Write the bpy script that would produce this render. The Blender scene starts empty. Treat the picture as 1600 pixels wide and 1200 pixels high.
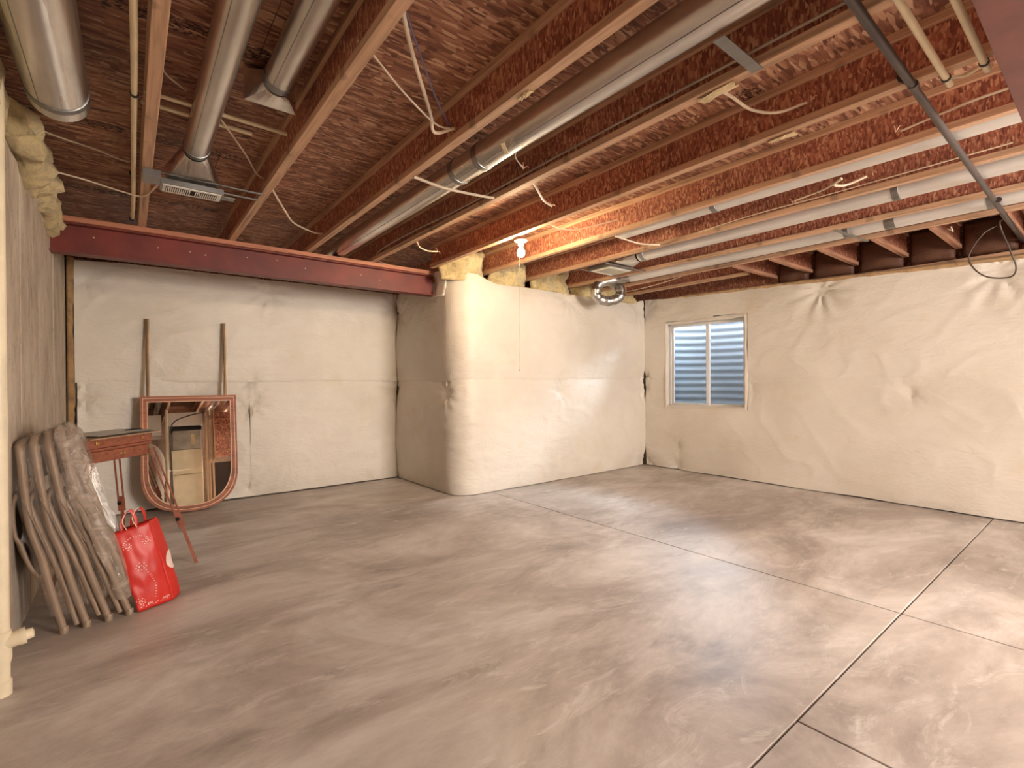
import bpy, bmesh, math, random
from mathutils import Vector, Matrix, noise
random.seed(7)
S = bpy.context.scene
COL = S.collection

# ------------------------------------------------------------------ camera
F, YAW, PIT, ROL, EYE = 761.0, .6673, -.0038, -.0067, 1.25
fw = Vector((math.sin(YAW)*math.cos(PIT), math.cos(YAW)*math.cos(PIT), math.sin(PIT)))
r0 = Vector((math.cos(YAW), -math.sin(YAW), 0)); u0 = r0.cross(fw)
rt = math.cos(ROL)*r0 + math.sin(ROL)*u0; up = -math.sin(ROL)*r0 + math.cos(ROL)*u0
cd = bpy.data.cameras.new('camera'); cam = bpy.data.objects.new('camera', cd); COL.objects.link(cam)
m = Matrix(((rt.x, up.x, -fw.x, 0), (rt.y, up.y, -fw.y, 0), (rt.z, up.z, -fw.z, EYE), (0, 0, 0, 1)))
cam.matrix_world = m
cd.sensor_width = 36; cd.lens = F/1600*36; cd.clip_start = .02
S.camera = cam
# ------------------------------------------------------------------ world, lights, exposure
S.view_settings.view_transform = 'Standard'; S.view_settings.look = 'None'
S.view_settings.exposure = 0.25; S.view_settings.gamma = 1; S.view_settings.use_curve_mapping = False
SKY = 125.0; BULB = 760.0; FILL = 330.0
w = bpy.data.worlds.new('sky'); S.world = w; w.use_nodes = True
bg = w.node_tree.nodes['Background']; bg.inputs[0].default_value = (.76, .88, 1, 1); bg.inputs[1].default_value = SKY
def area(name, loc, tgt, size, power, col):
    l = bpy.data.lights.new(name, 'AREA'); l.shape = 'RECTANGLE'; l.size, l.size_y = size; l.energy = power; l.color = col
    o = bpy.data.objects.new(name, l); COL.objects.link(o); o.location = loc
    o.rotation_euler = (Vector(tgt)-Vector(loc)).to_track_quat('-Z', 'Y').to_euler(); return o
area('rear_fill_light', (3.4, -3.3, 1.7), (1.2, 4.5, 1.3), (1.8, 1.4), FILL, (1, .90, .80))  # added soft fill behind the camera, no such lamp in the room
area('overhead_fill_light', (2.95, -1.1, 2.40), (1.6, .6, 0), (1.6, 1.4), 55, (1, .90, .80))  # added overhead fill, unseen, brightens the near floor
pl = area('window_portal', (6.13, 3.55, 1.48), (0, 3.55, 1.48), (1.1, 1.2), 1, (1, 1, 1)); pl.data.cycles.is_portal = True

# ------------------------------------------------------------------ helpers
def lin(c):
    return tuple(((v/255+.055)/1.055)**2.4 if v > 10 else v/255/12.92 for v in c)+(1,)
class NT:
    def __init__(s, name):
        s.m = bpy.data.materials.new(name); s.m.use_nodes = True; s.t = s.m.node_tree; s.p = s.t.nodes['Principled BSDF']
    def n(s, typ, **k):
        n = s.t.nodes.new(typ)
        for a, v in k.items():
            if a.startswith('i_'):
                key = a[2:]; key = int(key) if key.isdigit() else key.replace('_', ' ')
                n.inputs[key].default_value = v
            else: setattr(n, a, v)
        return n
    def l(s, a, b, ai=0, bi=0):
        s.t.links.new(a.outputs[ai], b.inputs[bi] if isinstance(bi, (int, str)) else bi)
    def coord(s, scale=(1, 1, 1), rot=(0, 0, 0)):
        c = s.n('ShaderNodeTexCoord'); mp = s.n('ShaderNodeMapping'); mp.inputs['Scale'].default_value = scale; mp.inputs['Rotation'].default_value = rot
        s.t.links.new(c.outputs['Object'], mp.inputs[0]); return mp
    def noise(s, scale, sc=(1, 1, 1), rot=(0, 0, 0), detail=4, rough=.55, dist=0):
        c = s.coord(sc, rot); n = s.n('ShaderNodeTexNoise'); n.inputs['Scale'].default_value = scale; n.inputs['Detail'].default_value = detail
        n.inputs['Roughness'].default_value = rough; n.inputs['Distortion'].default_value = dist; s.l(c, n); return n
    def ramp(s, src, stops, out=0):
        r = s.n('ShaderNodeValToRGB'); cr = r.color_ramp
        while len(cr.elements) < len(stops): cr.elements.new(.5)
        for e, (p, c) in zip(cr.elements, stops):
            e.position = p; e.color = lin(c) if len(c) == 3 else c
        s.t.links.new(src.outputs[out], r.inputs[0]); return r
    def mix(s, a, b, f, mode='MIX', fac=None):
        x = s.n('ShaderNodeMix'); x.data_type = 'RGBA'; x.blend_type = mode
        if fac is not None: x.inputs[0].default_value = fac
        else: s.t.links.new(f.outputs[0], x.inputs[0])
        for k, v in ((6, a), (7, b)):
            if isinstance(v, tuple): x.inputs[k].default_value = lin(v) if len(v) == 3 else v
            else: s.t.links.new(v.outputs[2] if v.bl_idname == 'ShaderNodeMix' else v.outputs[0], x.inputs[k])
        return x
    def base(s, x):
        if isinstance(x, tuple): s.p.inputs['Base Color'].default_value = lin(x)
        else: s.t.links.new(x.outputs[2] if x.bl_idname == 'ShaderNodeMix' else x.outputs[0], s.p.inputs['Base Color'])
    def bump(s, src, strength, dist=.01):
        b = s.n('ShaderNodeBump'); b.inputs['Strength'].default_value = strength; b.inputs['Distance'].default_value = dist
        s.t.links.new(src.outputs[0], b.inputs['Height']); s.t.links.new(b.outputs[0], s.p.inputs['Normal'])
    def rm(s, rough, metal=0):
        s.p.inputs['Roughness'].default_value = rough; s.p.inputs['Metallic'].default_value = metal; return s
BW = lambda v: (v, v, v, 1)

def plain(name, c, rough=.5, metal=0, var=.12, scale=6, bump=0):
    t = NT(name).rm(rough, metal); n = t.noise(scale)
    d = tuple(max(0, v*(1-var)) for v in c); l = tuple(min(255, v*(1+var*.7)) for v in c)
    t.base(t.ramp(n, [(.3, d), (.7, l)]))
    if bump: t.bump(t.noise(scale*12), bump)
    return t.m
def osb(name, cols, axis, ink=False, gain=1):
    # strands: two voronoi fields of long cells at different angles
    t = NT(name).rm(.62)
    L, W_ = 14, 75
    sc = {'x': (L, W_, W_), 'y': (W_, L, W_), 'z': (70, 120, 42)}[axis]
    rots = {'x': ((0, 0, .22), (0, 0, -.55)), 'y': ((0, 0, .22), (0, 0, -.6)), 'z': ((.3, .1, 0), (-.8, .1, 0))}[axis]
    rr = []
    for k, ro in enumerate(rots):
        c = t.coord(sc, ro); v = t.n('ShaderNodeTexVoronoi'); v.inputs['Scale'].default_value = 1 if k == 0 else .8; t.l(c, v)
        sp = t.n('ShaderNodeSeparateColor'); t.t.links.new(v.outputs['Color'], sp.inputs[0]); rr.append((sp, v))
    n = t.noise(9, detail=2); st = t.ramp(n, [(.48, BW(0)), (.52, BW(1))])
    a = t.ramp(rr[0][0], [(0, cols[0]), (.45, cols[1]), (.8, cols[2]), (1, cols[3])])
    b = t.ramp(rr[1][0], [(0, cols[0]), (.35, cols[1]), (.75, cols[2]), (1, cols[3])])
    x = t.mix(a, b, st)
    big = t.noise(1.3, detail=3); x = t.mix(x, t.ramp(big, [(.3, BW(.62)), (.7, BW(1))]), None, 'MULTIPLY', .8)
    if ink:
        # stamped ink rows along the panel edges: pattern of short strokes
        c = t.coord(); sep = t.n('ShaderNodeSeparateXYZ'); t.l(c, sep)
        md = t.n('ShaderNodeMath', operation='PINGPONG'); md.inputs[1].default_value = .61; t.t.links.new(sep.outputs[1], md.inputs[0])
        lt = t.n('ShaderNodeMath', operation='LESS_THAN'); lt.inputs[1].default_value = .05; t.l(md, lt)
        st2 = t.noise(1, (45, 90, 1), detail=1); s2 = t.ramp(st2, [(.5, BW(0)), (.56, BW(1))])
        wd = t.noise(1.6, (1.4, .2, 1), detail=0); w2 = t.ramp(wd, [(.44, BW(0)), (.47, BW(1))])
        mu = t.n('ShaderNodeMath', operation='MULTIPLY'); t.l(lt, mu); t.l(s2, mu, 0, 1)
        mu2 = t.n('ShaderNodeMath', operation='MULTIPLY'); t.l(mu, mu2); t.l(w2, mu2, 0, 1)
        mu3 = t.n('ShaderNodeMath', operation='MULTIPLY'); mu3.inputs[1].default_value = .92; t.l(mu2, mu3)
        x = t.mix(x, (28, 20, 18), mu3)
    t.base(x); t.bump(rr[0][1], .35, .004); return t.m
def pine(name, c, axis='y'):
    t = NT(name).rm(.6); sc = {'x': (1.2, 30, 30), 'y': (30, 1.2, 30), 'z': (30, 30, 1.2)}[axis]
    n = t.noise(1.4, sc, detail=5, dist=.4); big = t.noise(2.0, detail=2)
    a = t.ramp(n, [(.25, tuple(v*.72 for v in c)), (.5, c), (.8, tuple(min(255, v*1.12) for v in c))])
    kn = t.noise(7, detail=0); k = t.ramp(kn, [(.2, BW(.55)), (.27, BW(1))])
    a = t.mix(a, k, None, 'MULTIPLY', .8)
    t.base(t.mix(a, t.ramp(big, [(.3, BW(.8)), (.7, BW(1))]), None, 'MULTIPLY', 1)); t.bump(n, .12, .003); return t.m
def galv(name, c=(228, 224, 218), rough=.3):
    t = NT(name).rm(rough, 1); n = t.noise(14, (1, .25, 1), detail=3)
    t.base(t.ramp(n, [(.3, tuple(v*.9 for v in c)), (.7, c)]))
    t.t.links.new(t.ramp(t.noise(9, (1, .08, 1), detail=3), [(.3, BW(rough*.8)), (.7, BW(rough*1.3))]).outputs[0], t.p.inputs['Roughness'])
    t.bump(t.noise(9, (1, .05, 1), detail=1), .05, .004); return t.m
def slab_mat():
    t = NT('poured_concrete').rm(.5)
    a = t.noise(.75, (1, 1.7, 1), (0, 0, .25), 9, .68, .6)
    x = t.ramp(a, [(.34, (150, 139, 131)), (.45, (176, 165, 157)), (.54, (196, 187, 180)), (.66, (220, 214, 209))])
    b = t.noise(2.6, (.7, 1.9, 1), (0, 0, -.2), 8, .7, .8); x = t.mix(x, t.ramp(b, [(.3, BW(.74)), (.52, BW(1)), (.75, BW(1.0))]), None, 'MULTIPLY', .8)
    d = t.noise(4.2, (.6, 1.6, 1), (0, 0, .5), 7, .75, 1.2); x = t.mix(x, (212, 205, 198), t.ramp(d, [(.54, BW(0)), (.66, BW(.6))]))
    e = t.noise(1.1, (1, 1, 1), detail=3); g = t.noise(9, (.5, 1.4, 1), detail=4)
    st = t.n('ShaderNodeMath', operation='MULTIPLY'); t.l(t.ramp(e, [(.55, BW(0)), (.68, BW(1))]), st); t.l(t.ramp(g, [(.45, BW(0)), (.7, BW(.5))]), st, 0, 1)
    x = t.mix(x, (92, 82, 76), st)
    sp = t.noise(120, detail=1); x = t.mix(x, t.ramp(sp, [(.25, BW(.75)), (.35, BW(1))]), None, 'MULTIPLY', .5)
    t.base(x); t.t.links.new(t.ramp(a, [(.3, BW(.34)), (.7, BW(.55))]).outputs[0], t.p.inputs['Roughness']); t.bump(b, .12, .01); return t.m
def wallcon_mat():
    t = NT('board_formed_concrete').rm(.85)
    a = t.noise(2.2, (1, 1.2, .6), detail=9, rough=.75); x = t.ramp(a, [(.3, (140, 124, 110)), (.5, (182, 168, 152)), (.7, (206, 196, 182))])
    b = t.noise(16, (1, 1.4, .45), detail=7, rough=.8); x = t.mix(x, (110, 94, 80), t.ramp(b, [(.55, BW(0)), (.64, BW(.6))]))
    p = t.noise(60, (1, 1, .6), detail=2); x = t.mix(x, (70, 60, 52), t.ramp(p, [(.70, BW(0)), (.74, BW(.8))]))
    t.base(x); t.bump(b, .35, .006); return t.m
def vinyl_mat():
    t = NT('white_vinyl_facing').rm(.42)
    a = t.noise(1.1, detail=4); x = t.ramp(a, [(.3, (210, 201, 188)), (.6, (226, 219, 208))])
    y = t.noise(2.3, (1, 1, 1.3), detail=3); x = t.mix(x, (205, 186, 140), t.ramp(y, [(.62, BW(0)), (.78, BW(.35))]))
    t.base(x)
    # fine crinkles of the thin film
    w = t.noise(7, (1, 1, 2.2), (0, 0, 0), 6, .62, 1.6); t.bump(w, .32, .025); return t.m
def fiber_mat(name, c):
    t = NT(name).rm(.95); a = t.noise(9, detail=8, rough=.75, dist=.6)
    t.base(t.ramp(a, [(.28, tuple(v*.62 for v in c)), (.48, c), (.7, tuple(min(255, v*1.15) for v in c))]))
    t.bump(t.noise(45, detail=6, rough=.8, dist=1), .9, .02); t.p.inputs['Sheen Weight'].default_value = .3; return t.m
def film_mat(name, op=.22):
    t = NT(name); t.p.inputs['Base Color'].default_value = lin((196, 178, 162)); t.rm(.16)
    w = t.noise(7, (1, 1, 1.2), detail=5, dist=1.6); t.bump(w, .7, .03)
    tr = t.n('ShaderNodeBsdfTransparent'); tr.inputs[0].default_value = (.97, .96, .95, 1)
    mx = t.n('ShaderNodeMixShader'); r = t.ramp(w, [(.3, BW(op*.5)), (.6, BW(op)), (.72, BW(min(1, op*2.4)))])
    t.t.links.new(r.outputs[0], mx.inputs[0]); t.t.links.new(tr.outputs[0], mx.inputs[1]); t.t.links.new(t.p.outputs[0], mx.inputs[2])
    t.t.links.new(mx.outputs[0], t.t.nodes['Material Output'].inputs[0]); return t.m
def glass_mat():
    t = NT('window_glass'); tr = t.n('ShaderNodeBsdfTransparent'); tr.inputs[0].default_value = (.86, .92, .95, 1)
    gl = t.n('ShaderNodeBsdfGlossy'); gl.inputs['Roughness'].default_value = .03
    fr = t.n('ShaderNodeFresnel'); fr.inputs[0].default_value = 1.5; mx = t.n('ShaderNodeMixShader')
    t.l(fr, mx); t.t.links.new(tr.outputs[0], mx.inputs[1]); t.t.links.new(gl.outputs[0], mx.inputs[2])
    t.t.links.new(mx.outputs[0], t.t.nodes['Material Output'].inputs[0]); return t.m
def emit_mat(name, c, s):
    t = NT(name); t.base(c); t.p.inputs['Emission Color'].default_value = lin(c); t.p.inputs['Emission Strength'].default_value = s; return t.m

M = dict(
    deck=osb('osb_subfloor', [(112, 70, 56), (158, 106, 82), (188, 138, 108), (222, 182, 148)], 'x', True),
    web=osb('osb_web', [(124, 70, 55), (166, 98, 76), (192, 126, 98), (222, 172, 136)], 'z'),
    pine=pine('pine_flange', (206, 166, 134)), pinex=pine('pine_board', (190, 140, 112), 'x'), pinez=pine('pine_stud', (196, 158, 122), 'z'),
    plate=pine('pine_plate', (192, 128, 100), 'x'),
    galv=galv('galvanised_steel'), wduct=plain('bright_zinc_duct', (226, 222, 216), .42, .55, var=.04, scale=3), galvd=galv('dull_galvanised_steel', (160, 160, 158), .4), foil=galv('aluminium_foil', (200, 198, 194), .3),
    slab=slab_mat(), joint=plain('joint_shadow_grout', (70, 56, 46), .95), con=wallcon_mat(), vinyl=vinyl_mat(),
    fiber=fiber_mat('yellow_fiberglass', (226, 204, 150)), fiberb=fiber_mat('tan_fiberglass_edge', (190, 150, 100)),
    kraft=plain('kraft_facing', (98, 62, 44), .6, bump=.5), red=plain('red_oxide_primer', (114, 46, 38), .5, var=.18, scale=3, bump=.1),
    dred=plain('dark_primer', (112, 68, 62), .5), cable=plain('white_cable_sheath', (214, 196, 172), .5), dcable=plain('dark_cable_sheath', (66, 48, 40), .5),
    gcable=plain('grey_tan_cable_sheath', (168, 148, 130), .5), bcable=plain('blue_grey_cable_sheath', (98, 90, 120), .5), copper=plain('bare_copper_and_wire_ends', (214, 170, 140), .35),
    pvc=plain('cream_plastic_pipe', (222, 204, 168), .4, var=.06), wpvc=plain('white_pvc', (226, 212, 184), .38, var=.06),
    black=plain('black_plastic', (28, 26, 26), .5), iron=plain('black_iron_pipe', (84, 76, 74), .42, .5), white=plain('white_enamel', (232, 228, 218), .35, var=.03),
    wframe=plain('white_window_vinyl', (226, 224, 220), .35, var=.03), porc=plain('white_porcelain', (245, 242, 235), .25, var=.02),
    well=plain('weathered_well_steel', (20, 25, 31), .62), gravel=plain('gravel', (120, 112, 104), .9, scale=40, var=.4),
    tan=plain('taupe_chair_enamel', (150, 128, 108), .45, .1, var=.08), tanseat=plain('taupe_seat_enamel', (142, 120, 100), .5, .1), film=film_mat('clear_poly_film', .15), filmh=film_mat('hazy_poly_film', .52),
    beech=pine('oiled_beech', (152, 88, 64), 'x'), beechz=pine('oiled_beech_leg', (152, 86, 62), 'z'), palette=pine('palette_board', (176, 146, 118), 'x'),
    brass=plain('brass', (222, 190, 120), .3, 1), mirrorwood=pine('mirror_frame_walnut', (164, 98, 70), 'x'), inlay=plain('pale_inlay', (226, 190, 156), .35),
    pole=plain('bronzed_post', (150, 118, 84), .4, .3), polelit=plain('lit_post_edge', (214, 190, 160), .35, .2),
    bag=plain('red_bag_plastic', (200, 40, 30), .42, var=.05), bagin=plain('pink_bag_lining', (232, 92, 92), .5), print=plain('white_bag_print', (240, 214, 204), .5, var=.03), cord=plain('cream_cord', (230, 216, 190), .6),
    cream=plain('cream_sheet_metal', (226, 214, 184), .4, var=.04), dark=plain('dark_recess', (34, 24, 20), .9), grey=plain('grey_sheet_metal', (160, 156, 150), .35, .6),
    glass=glass_mat(), tape=plain('printed_foil_tape', (150, 146, 140), .3, .8), label=plain('paper_tag', (220, 200, 160), .7),
    bulb=emit_mat('lit_bulb', (255, 226, 178), BULB))
tm = NT('mirror_silver').rm(.01, 1); tm.p.inputs['Base Color'].default_value = (.86, .86, .84, 1); M['mirror'] = tm.m

def org(o):
    v = Vector((0, 0, 0))
    while o is not None: v += o.location; o = o.parent
    return v
class MB:
    def __init__(s): s.v = []; s.f = []
    def add(s, vs, fs):
        b = len(s.v); s.v += [Vector(p) for p in vs]; s.f += [tuple(i+b for i in f) for f in fs]; return s
    def box(s, a, b):
        x0, y0, z0 = a; x1, y1, z1 = b
        return s.add([(x0, y0, z0), (x1, y0, z0), (x1, y1, z0), (x0, y1, z0), (x0, y0, z1), (x1, y0, z1), (x1, y1, z1), (x0, y1, z1)],
                     [(0, 3, 2, 1), (4, 5, 6, 7), (0, 1, 5, 4), (1, 2, 6, 5), (2, 3, 7, 6), (3, 0, 4, 7)])
    def obox(s, c, ax, ay, az):   # oriented box: centre and three half-axis vectors
        c, ax, ay, az = map(Vector, (c, ax, ay, az)); vs = []
        for k in (-1, 1):
            for i, j in ((-1, -1), (1, -1), (1, 1), (-1, 1)): vs.append(c+ax*i+ay*j+az*k)
        return s.add(vs, [(0, 3, 2, 1), (4, 5, 6, 7), (0, 1, 5, 4), (1, 2, 6, 5), (2, 3, 7, 6), (3, 0, 4, 7)])
    def bar(s, a, b, w, h, upv=(0, 0, 1)):
        a, b = Vector(a), Vector(b); d = (b-a).normalized(); sd = d.cross(Vector(upv)).normalized(); u = sd.cross(d)
        return s.obox((a+b)/2, (b-a)/2, sd*w/2, u*h/2)
    def tube(s, pts, r, n=10, caps=True, rf=None):
        pts = [Vector(p) for p in pts]; base = len(s.v); N = len(pts); prev = None
        for i, p in enumerate(pts):
            d = (pts[min(i+1, N-1)]-pts[max(i-1, 0)]).normalized()
            if prev is None:
                ref = Vector((0, 0, 1)) if abs(d.z) < .9 else Vector((1, 0, 0)); a = d.cross(ref).normalized()
            else:
                a = (prev-d*prev.dot(d)).normalized()
            prev = a; b = d.cross(a); rr = rf(i/(N-1)) if rf else r
            for k in range(n):
                t = 2*math.pi*k/n; s.v.append(p+(a*math.cos(t)+b*math.sin(t))*rr)
        for i in range(N-1):
            for k in range(n):
                q = base+i*n; s.f.append((q+k, q+(k+1) % n, q+n+(k+1) % n, q+n+k))
        if caps:
            s.f.append(tuple(base+k for k in range(n))[::-1]); s.f.append(tuple(base+(N-1)*n+k for k in range(n)))
        return s
    def lathe(s, c, axis, prof, n=20):   # prof: (distance along axis, radius)
        c = Vector(c); ax = Vector(axis).normalized(); pts = [c+ax*d for d, r in prof]
        ref = Vector((0, 0, 1)) if abs(ax.z) < .9 else Vector((1, 0, 0)); a = ax.cross(ref).normalized(); b = ax.cross(a); base = len(s.v)
        for (d, r), p in zip(prof, pts):
            for k in range(n):
                t = 2*math.pi*k/n; s.v.append(p+(a*math.cos(t)+b*math.sin(t))*max(r, 1e-4))
        for i in range(len(prof)-1):
            for k in range(n):
                q = base+i*n; s.f.append((q+k, q+(k+1) % n, q+n+(k+1) % n, q+n+k))
        s.f.append(tuple(base+k for k in range(n))[::-1]); s.f.append(tuple(base+(len(prof)-1)*n+k for k in range(n)))
        return s
    def grid(s, rows, close=False):
        base = len(s.v); R_, C_ = len(rows), len(rows[0])
        for r in rows: s.v += [Vector(p) for p in r]
        for i in range(R_-1):
            for j in range(C_ if close else C_-1):
                s.f.append((base+i*C_+j, base+i*C_+(j+1) % C_, base+(i+1)*C_+(j+1) % C_, base+(i+1)*C_+j))
        return s
    def prism(s, pts, off):   # closed polygon extruded by off
        n = len(pts); pts = [Vector(p) for p in pts]; off = Vector(off)
        return s.add(pts+[p+off for p in pts], [tuple(range(n))[::-1], tuple(range(n, 2*n))]+[(i, (i+1) % n, n+(i+1) % n, n+i) for i in range(n)])
    def build(s, name, mat, parent=None, smooth=False, bevel=0, sub=0, solid=0, loc=None):
        o0 = org(parent) if parent is not None else (Vector(loc) if loc else Vector((0, 0, 0)))
        me = bpy.data.meshes.new(name); me.from_pydata([tuple(v-o0) for v in s.v], [], s.f)
        bm = bmesh.new(); bm.from_mesh(me); bmesh.ops.recalc_face_normals(bm, faces=bm.faces); bm.to_mesh(me); bm.free()
        me.materials.append(M[mat] if isinstance(mat, str) else mat)
        o = bpy.data.objects.new(name, me); COL.objects.link(o)
        if parent is not None: o.parent = parent
        else: o.location = o0
        if smooth:
            for p in me.polygons: p.use_smooth = True
            try: me.set_sharp_from_angle(angle=math.radians(42))
            except Exception: pass
        if bevel:
            md = o.modifiers.new('bevel', 'BEVEL'); md.width = bevel; md.segments = 2; md.limit_method = 'ANGLE'
        if solid:
            md = o.modifiers.new('solid', 'SOLIDIFY'); md.thickness = solid; md.offset = 0
        if sub:
            md = o.modifiers.new('sub', 'SUBSURF'); md.levels = sub; md.render_levels = sub
        return o
def tag(o, label=None, cat=None, group=None, kind=None):
    if label: o['label'] = label
    if cat: o['category'] = cat
    if group: o['group'] = group
    if kind: o['kind'] = kind
    return o
def thing(name, label, cat, loc=(0, 0, 0), group=None):
    o = bpy.data.objects.new(name, None); COL.objects.link(o); o.location = loc; o.empty_display_size = .1
    return tag(o, label, cat, group)
def crom(pts, n=8):
    P = [Vector(p) for p in pts]; P = [P[0]*2-P[1]]+P+[P[-1]*2-P[-2]]; out = []
    for i in range(1, len(P)-2):
        for k in range(n):
            t = k/n; a, b, c, d = P[i-1:i+3]
            out.append(.5*((2*b)+(c-a)*t+(2*a-5*b+4*c-d)*t*t+(3*b-a-3*c+d)*t**3))
    out.append(P[-2]); return out
NZ = lambda x, y, z=0: noise.noise(Vector((x, y, z)))

# ------------------------------------------------------------------ room shell
XL, XR, YB, YF, YN = -.44, 6.06, 6.0, 4.5, -4.6
JB, JT = 2.50, 2.74     # joist underside, underside of subfloor
fl = tag(MB().box((XL-.25, YN-.2, -.12), (XR+.3, YB+.3, -.012)).build('floor', 'joint'), 'grey-tan poured concrete basement floor with saw-cut control joints', kind='structure')
g = .004
for (x0, x1, y0, y1) in ((XL-.02, 3.235, .76, YB+.1), (3.235, XR+.1, .76, YB+.1), (XL-.02, 1.92, YN, .76), (1.92, 3.235, YN, .76), (3.235, XR+.1, YN, .76)):
    MB().box((x0+g, y0+g, -.08), (x1-g, y1-g, 0)).build('floor_slab', 'slab', fl, bevel=.003)

wl = tag(MB().box((XL-.3, YN, 0), (XL-.03, YB+.3, 2.43)).build('wall_left', 'joint'), 'board-formed bare concrete foundation wall', kind='structure')
ys = [YN]+[YN+.61*k for k in range(1, 12)]+[3.14-.0, 3.63, 4.33, 5.05, 5.40, 5.62, YB+.1]
ys = sorted(set(y for y in ys if y < 2.9 or y >= 3.14))
for a, b in zip(ys[:-1], ys[1:]):
    d = random.uniform(-.006, .004)
    MB().box((XL-.06, a+.004, 0), (XL+d, b-.004, 2.42+random.uniform(-.01, .01))).build('concrete_panel', 'con', wl, bevel=.004)
wb = tag(MB().box((XL-.3, YB+.09, 0), (2.95, YB+.3, 2.43)).build('wall_back', 'con'), 'foundation wall behind white insulation blanket', kind='structure')
wj = tag(MB().box((2.92, YF+.12, 0), (XR+.3, YB+.3, 2.36)).build('wall_bay', 'con'), 'rounded foundation jog wrapped in white insulation blanket', kind='structure')
wy0, wy1, wz0, wz1 = 2.945, 4.125, .87, 2.09   # window opening
wr = tag(MB().box((XR+.09, YN, 0), (XR+.3, wy0-.16, 2.34)).box((XR+.09, wy1+.16, 0), (XR+.3, YF+.2, 2.34)).box((XR+.09, wy0-.16, 0), (XR+.3, wy1+.16, wz0-.02)).box((XR+.09, wy0-.16, wz1+.02), (XR+.3, wy1+.16, 2.34)).build('wall_right', 'con'),
         'foundation wall with basement window under white insulation blanket', kind='structure')
wf = tag(MB().box((XL-.3, YN-.25, 0), (XR+.3, YN, 2.74)).build('wall_front', 'con'), 'concrete wall at the near end of the basement', kind='structure')
rims = MB().box((XL-.3, YN, 2.43), (XL-.22, YB+.3, JT)).box((XL-.3, YB+.2, 2.43), (2.95, YB+.3, JT)).box((2.9, YF+.55, 2.36), (2.95, YB+.3, JT)).box((2.9, YF+.55, 2.36), (XR+.3, YF+.6, JT)).box((XR+.26, YN, 2.34), (XR+.3, YB, JT))
tag(rims.build('trim_1', 'web'), 'OSB rim boards closing the joist bays', kind='structure')
tag(MB().box((XR+.07, YN, 2.34), (XR+.25, YF+.1, 2.378)).build('trim_2', 'pine'), 'pine sill plate on the window wall', kind='structure')
tag(MB().box((XL-.24, YN, 2.43), (XL-.06, YB, 2.468)).build('trim_3', 'pine'), 'pine sill plate on the bare concrete wall', kind='structure')
ce = tag(MB().box((XL-.3, YN-.25, JT+.02), (XR+.3, YB+.3, JT+.06)).build('ceiling', 'deck'), 'underside of OSB subfloor', kind='structure')
PX, PY = 2.44, 1.22
row = 0; y = -4.88
while y < YB+.3:
    x = XL-.3-(row % 2)*1.22
    while x < XR+.3:
        a, b = max(x, XL-.3), min(x+PX, XR+.3); c, d = max(y, YN-.2), min(y+PY, YB+.3)
        if b-a > .02 and d-c > .02: MB().box((a+.0015, c+.0015, JT+random.uniform(0, .002)), (b-.0015, d-.0015, JT+.019)).build('osb_panel', 'deck', ce)
        x += PX
    y += PY; row += 1

# ------------------------------------------------------------------ insulation blankets
def pathpts(poly, rad=None):
    return poly
def blanket(parent, fpos, s0, s1, z0f, z1f, pins, amp, name='insulation_blanket', hole=None, step=.028, seed=0, ridge=None, hz=0):
    ns = max(2, int((s1-s0)/step)); zmax = max(z1f(s0+(s1-s0)*k/20) for k in range(21)); zmin = min(z0f(s0+(s1-s0)*k/20) for k in range(21))
    nz = max(2, int((zmax-zmin)/step)); mb = MB(); rows = []
    for j in range(nz+1):
        r = []
        for i in range(ns+1):
            s = s0+(s1-s0)*i/ns; a, b = z0f(s), z1f(s); t = j/nz; z = a+(b-a)*t
            if hole:   # snap the grid to the window hole edges
                pass
            x, y, nx, ny = fpos(s)
            d = amp*(1-abs(2*t-1)**5) + .010*NZ(s*1.3, z*1.3, seed) + .0035*NZ(s*3, z*9, seed+5)
            d += hz*.006*max(0, 1-abs(NZ(s*1.1, z*11+NZ(s*2, z*2, 3)*1.5, seed+9))*5)*(.5+.5*NZ(s*.8, z*.8, 11))
            d += .006*max(0, 1-abs(NZ(s*2.2+z*1.5, z*3.2-s, seed+21))*7)
            for (ps, pz, dep, rad) in pins:
                ds, dz = s-ps, z-pz; r_ = math.hypot(ds, dz)
                if r_ < rad*4:
                    th = math.atan2(dz, ds); d -= dep*math.exp(-(r_/rad)**1.3)
                    d += dep*.42*math.exp(-((r_-rad*.9)/(rad*1.1))**2)*math.cos(th*9+ps*7+2*NZ(th*2, ps, pz))*(.5+.5*NZ(th*3, pz*4))
            if ridge:
                d += ridge[1]*math.exp(-((z-ridge[0]-.012*NZ(s*1.5, seed))/.018)**2)
            d = max(d, -.055)
            r.append((x+nx*d, y+ny*d, z))
        rows.append(r)
    if not hole:
        mb.grid(rows)
    else:
        C_ = ns+1
        for r in rows: mb.v += [Vector(p) for p in r]
        for j in range(nz):
            for i in range(ns):
                s = s0+(s1-s0)*(i+.5)/ns; z = (rows[j][i][2]+rows[j+1][i][2])/2
                if hole[0] < s < hole[1] and hole[2] < z < hole[3]: continue
                mb.f.append((j*C_+i, j*C_+i+1, (j+1)*C_+i+1, (j+1)*C_+i))
    return mb.build(name, 'vinyl', parent, smooth=True)
K = lambda v: (lambda s: v)
def curve(pts):
    def f(s):
        if s <= pts[0][0]: return pts[0][1]
        for (a, b), (c, d) in zip(pts[:-1], pts[1:]):
            if s <= c:
                t = (s-a)/(c-a); t = t*t*(3-2*t); return b+(d-b)*t
        return pts[-1][1]
    return f
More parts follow.
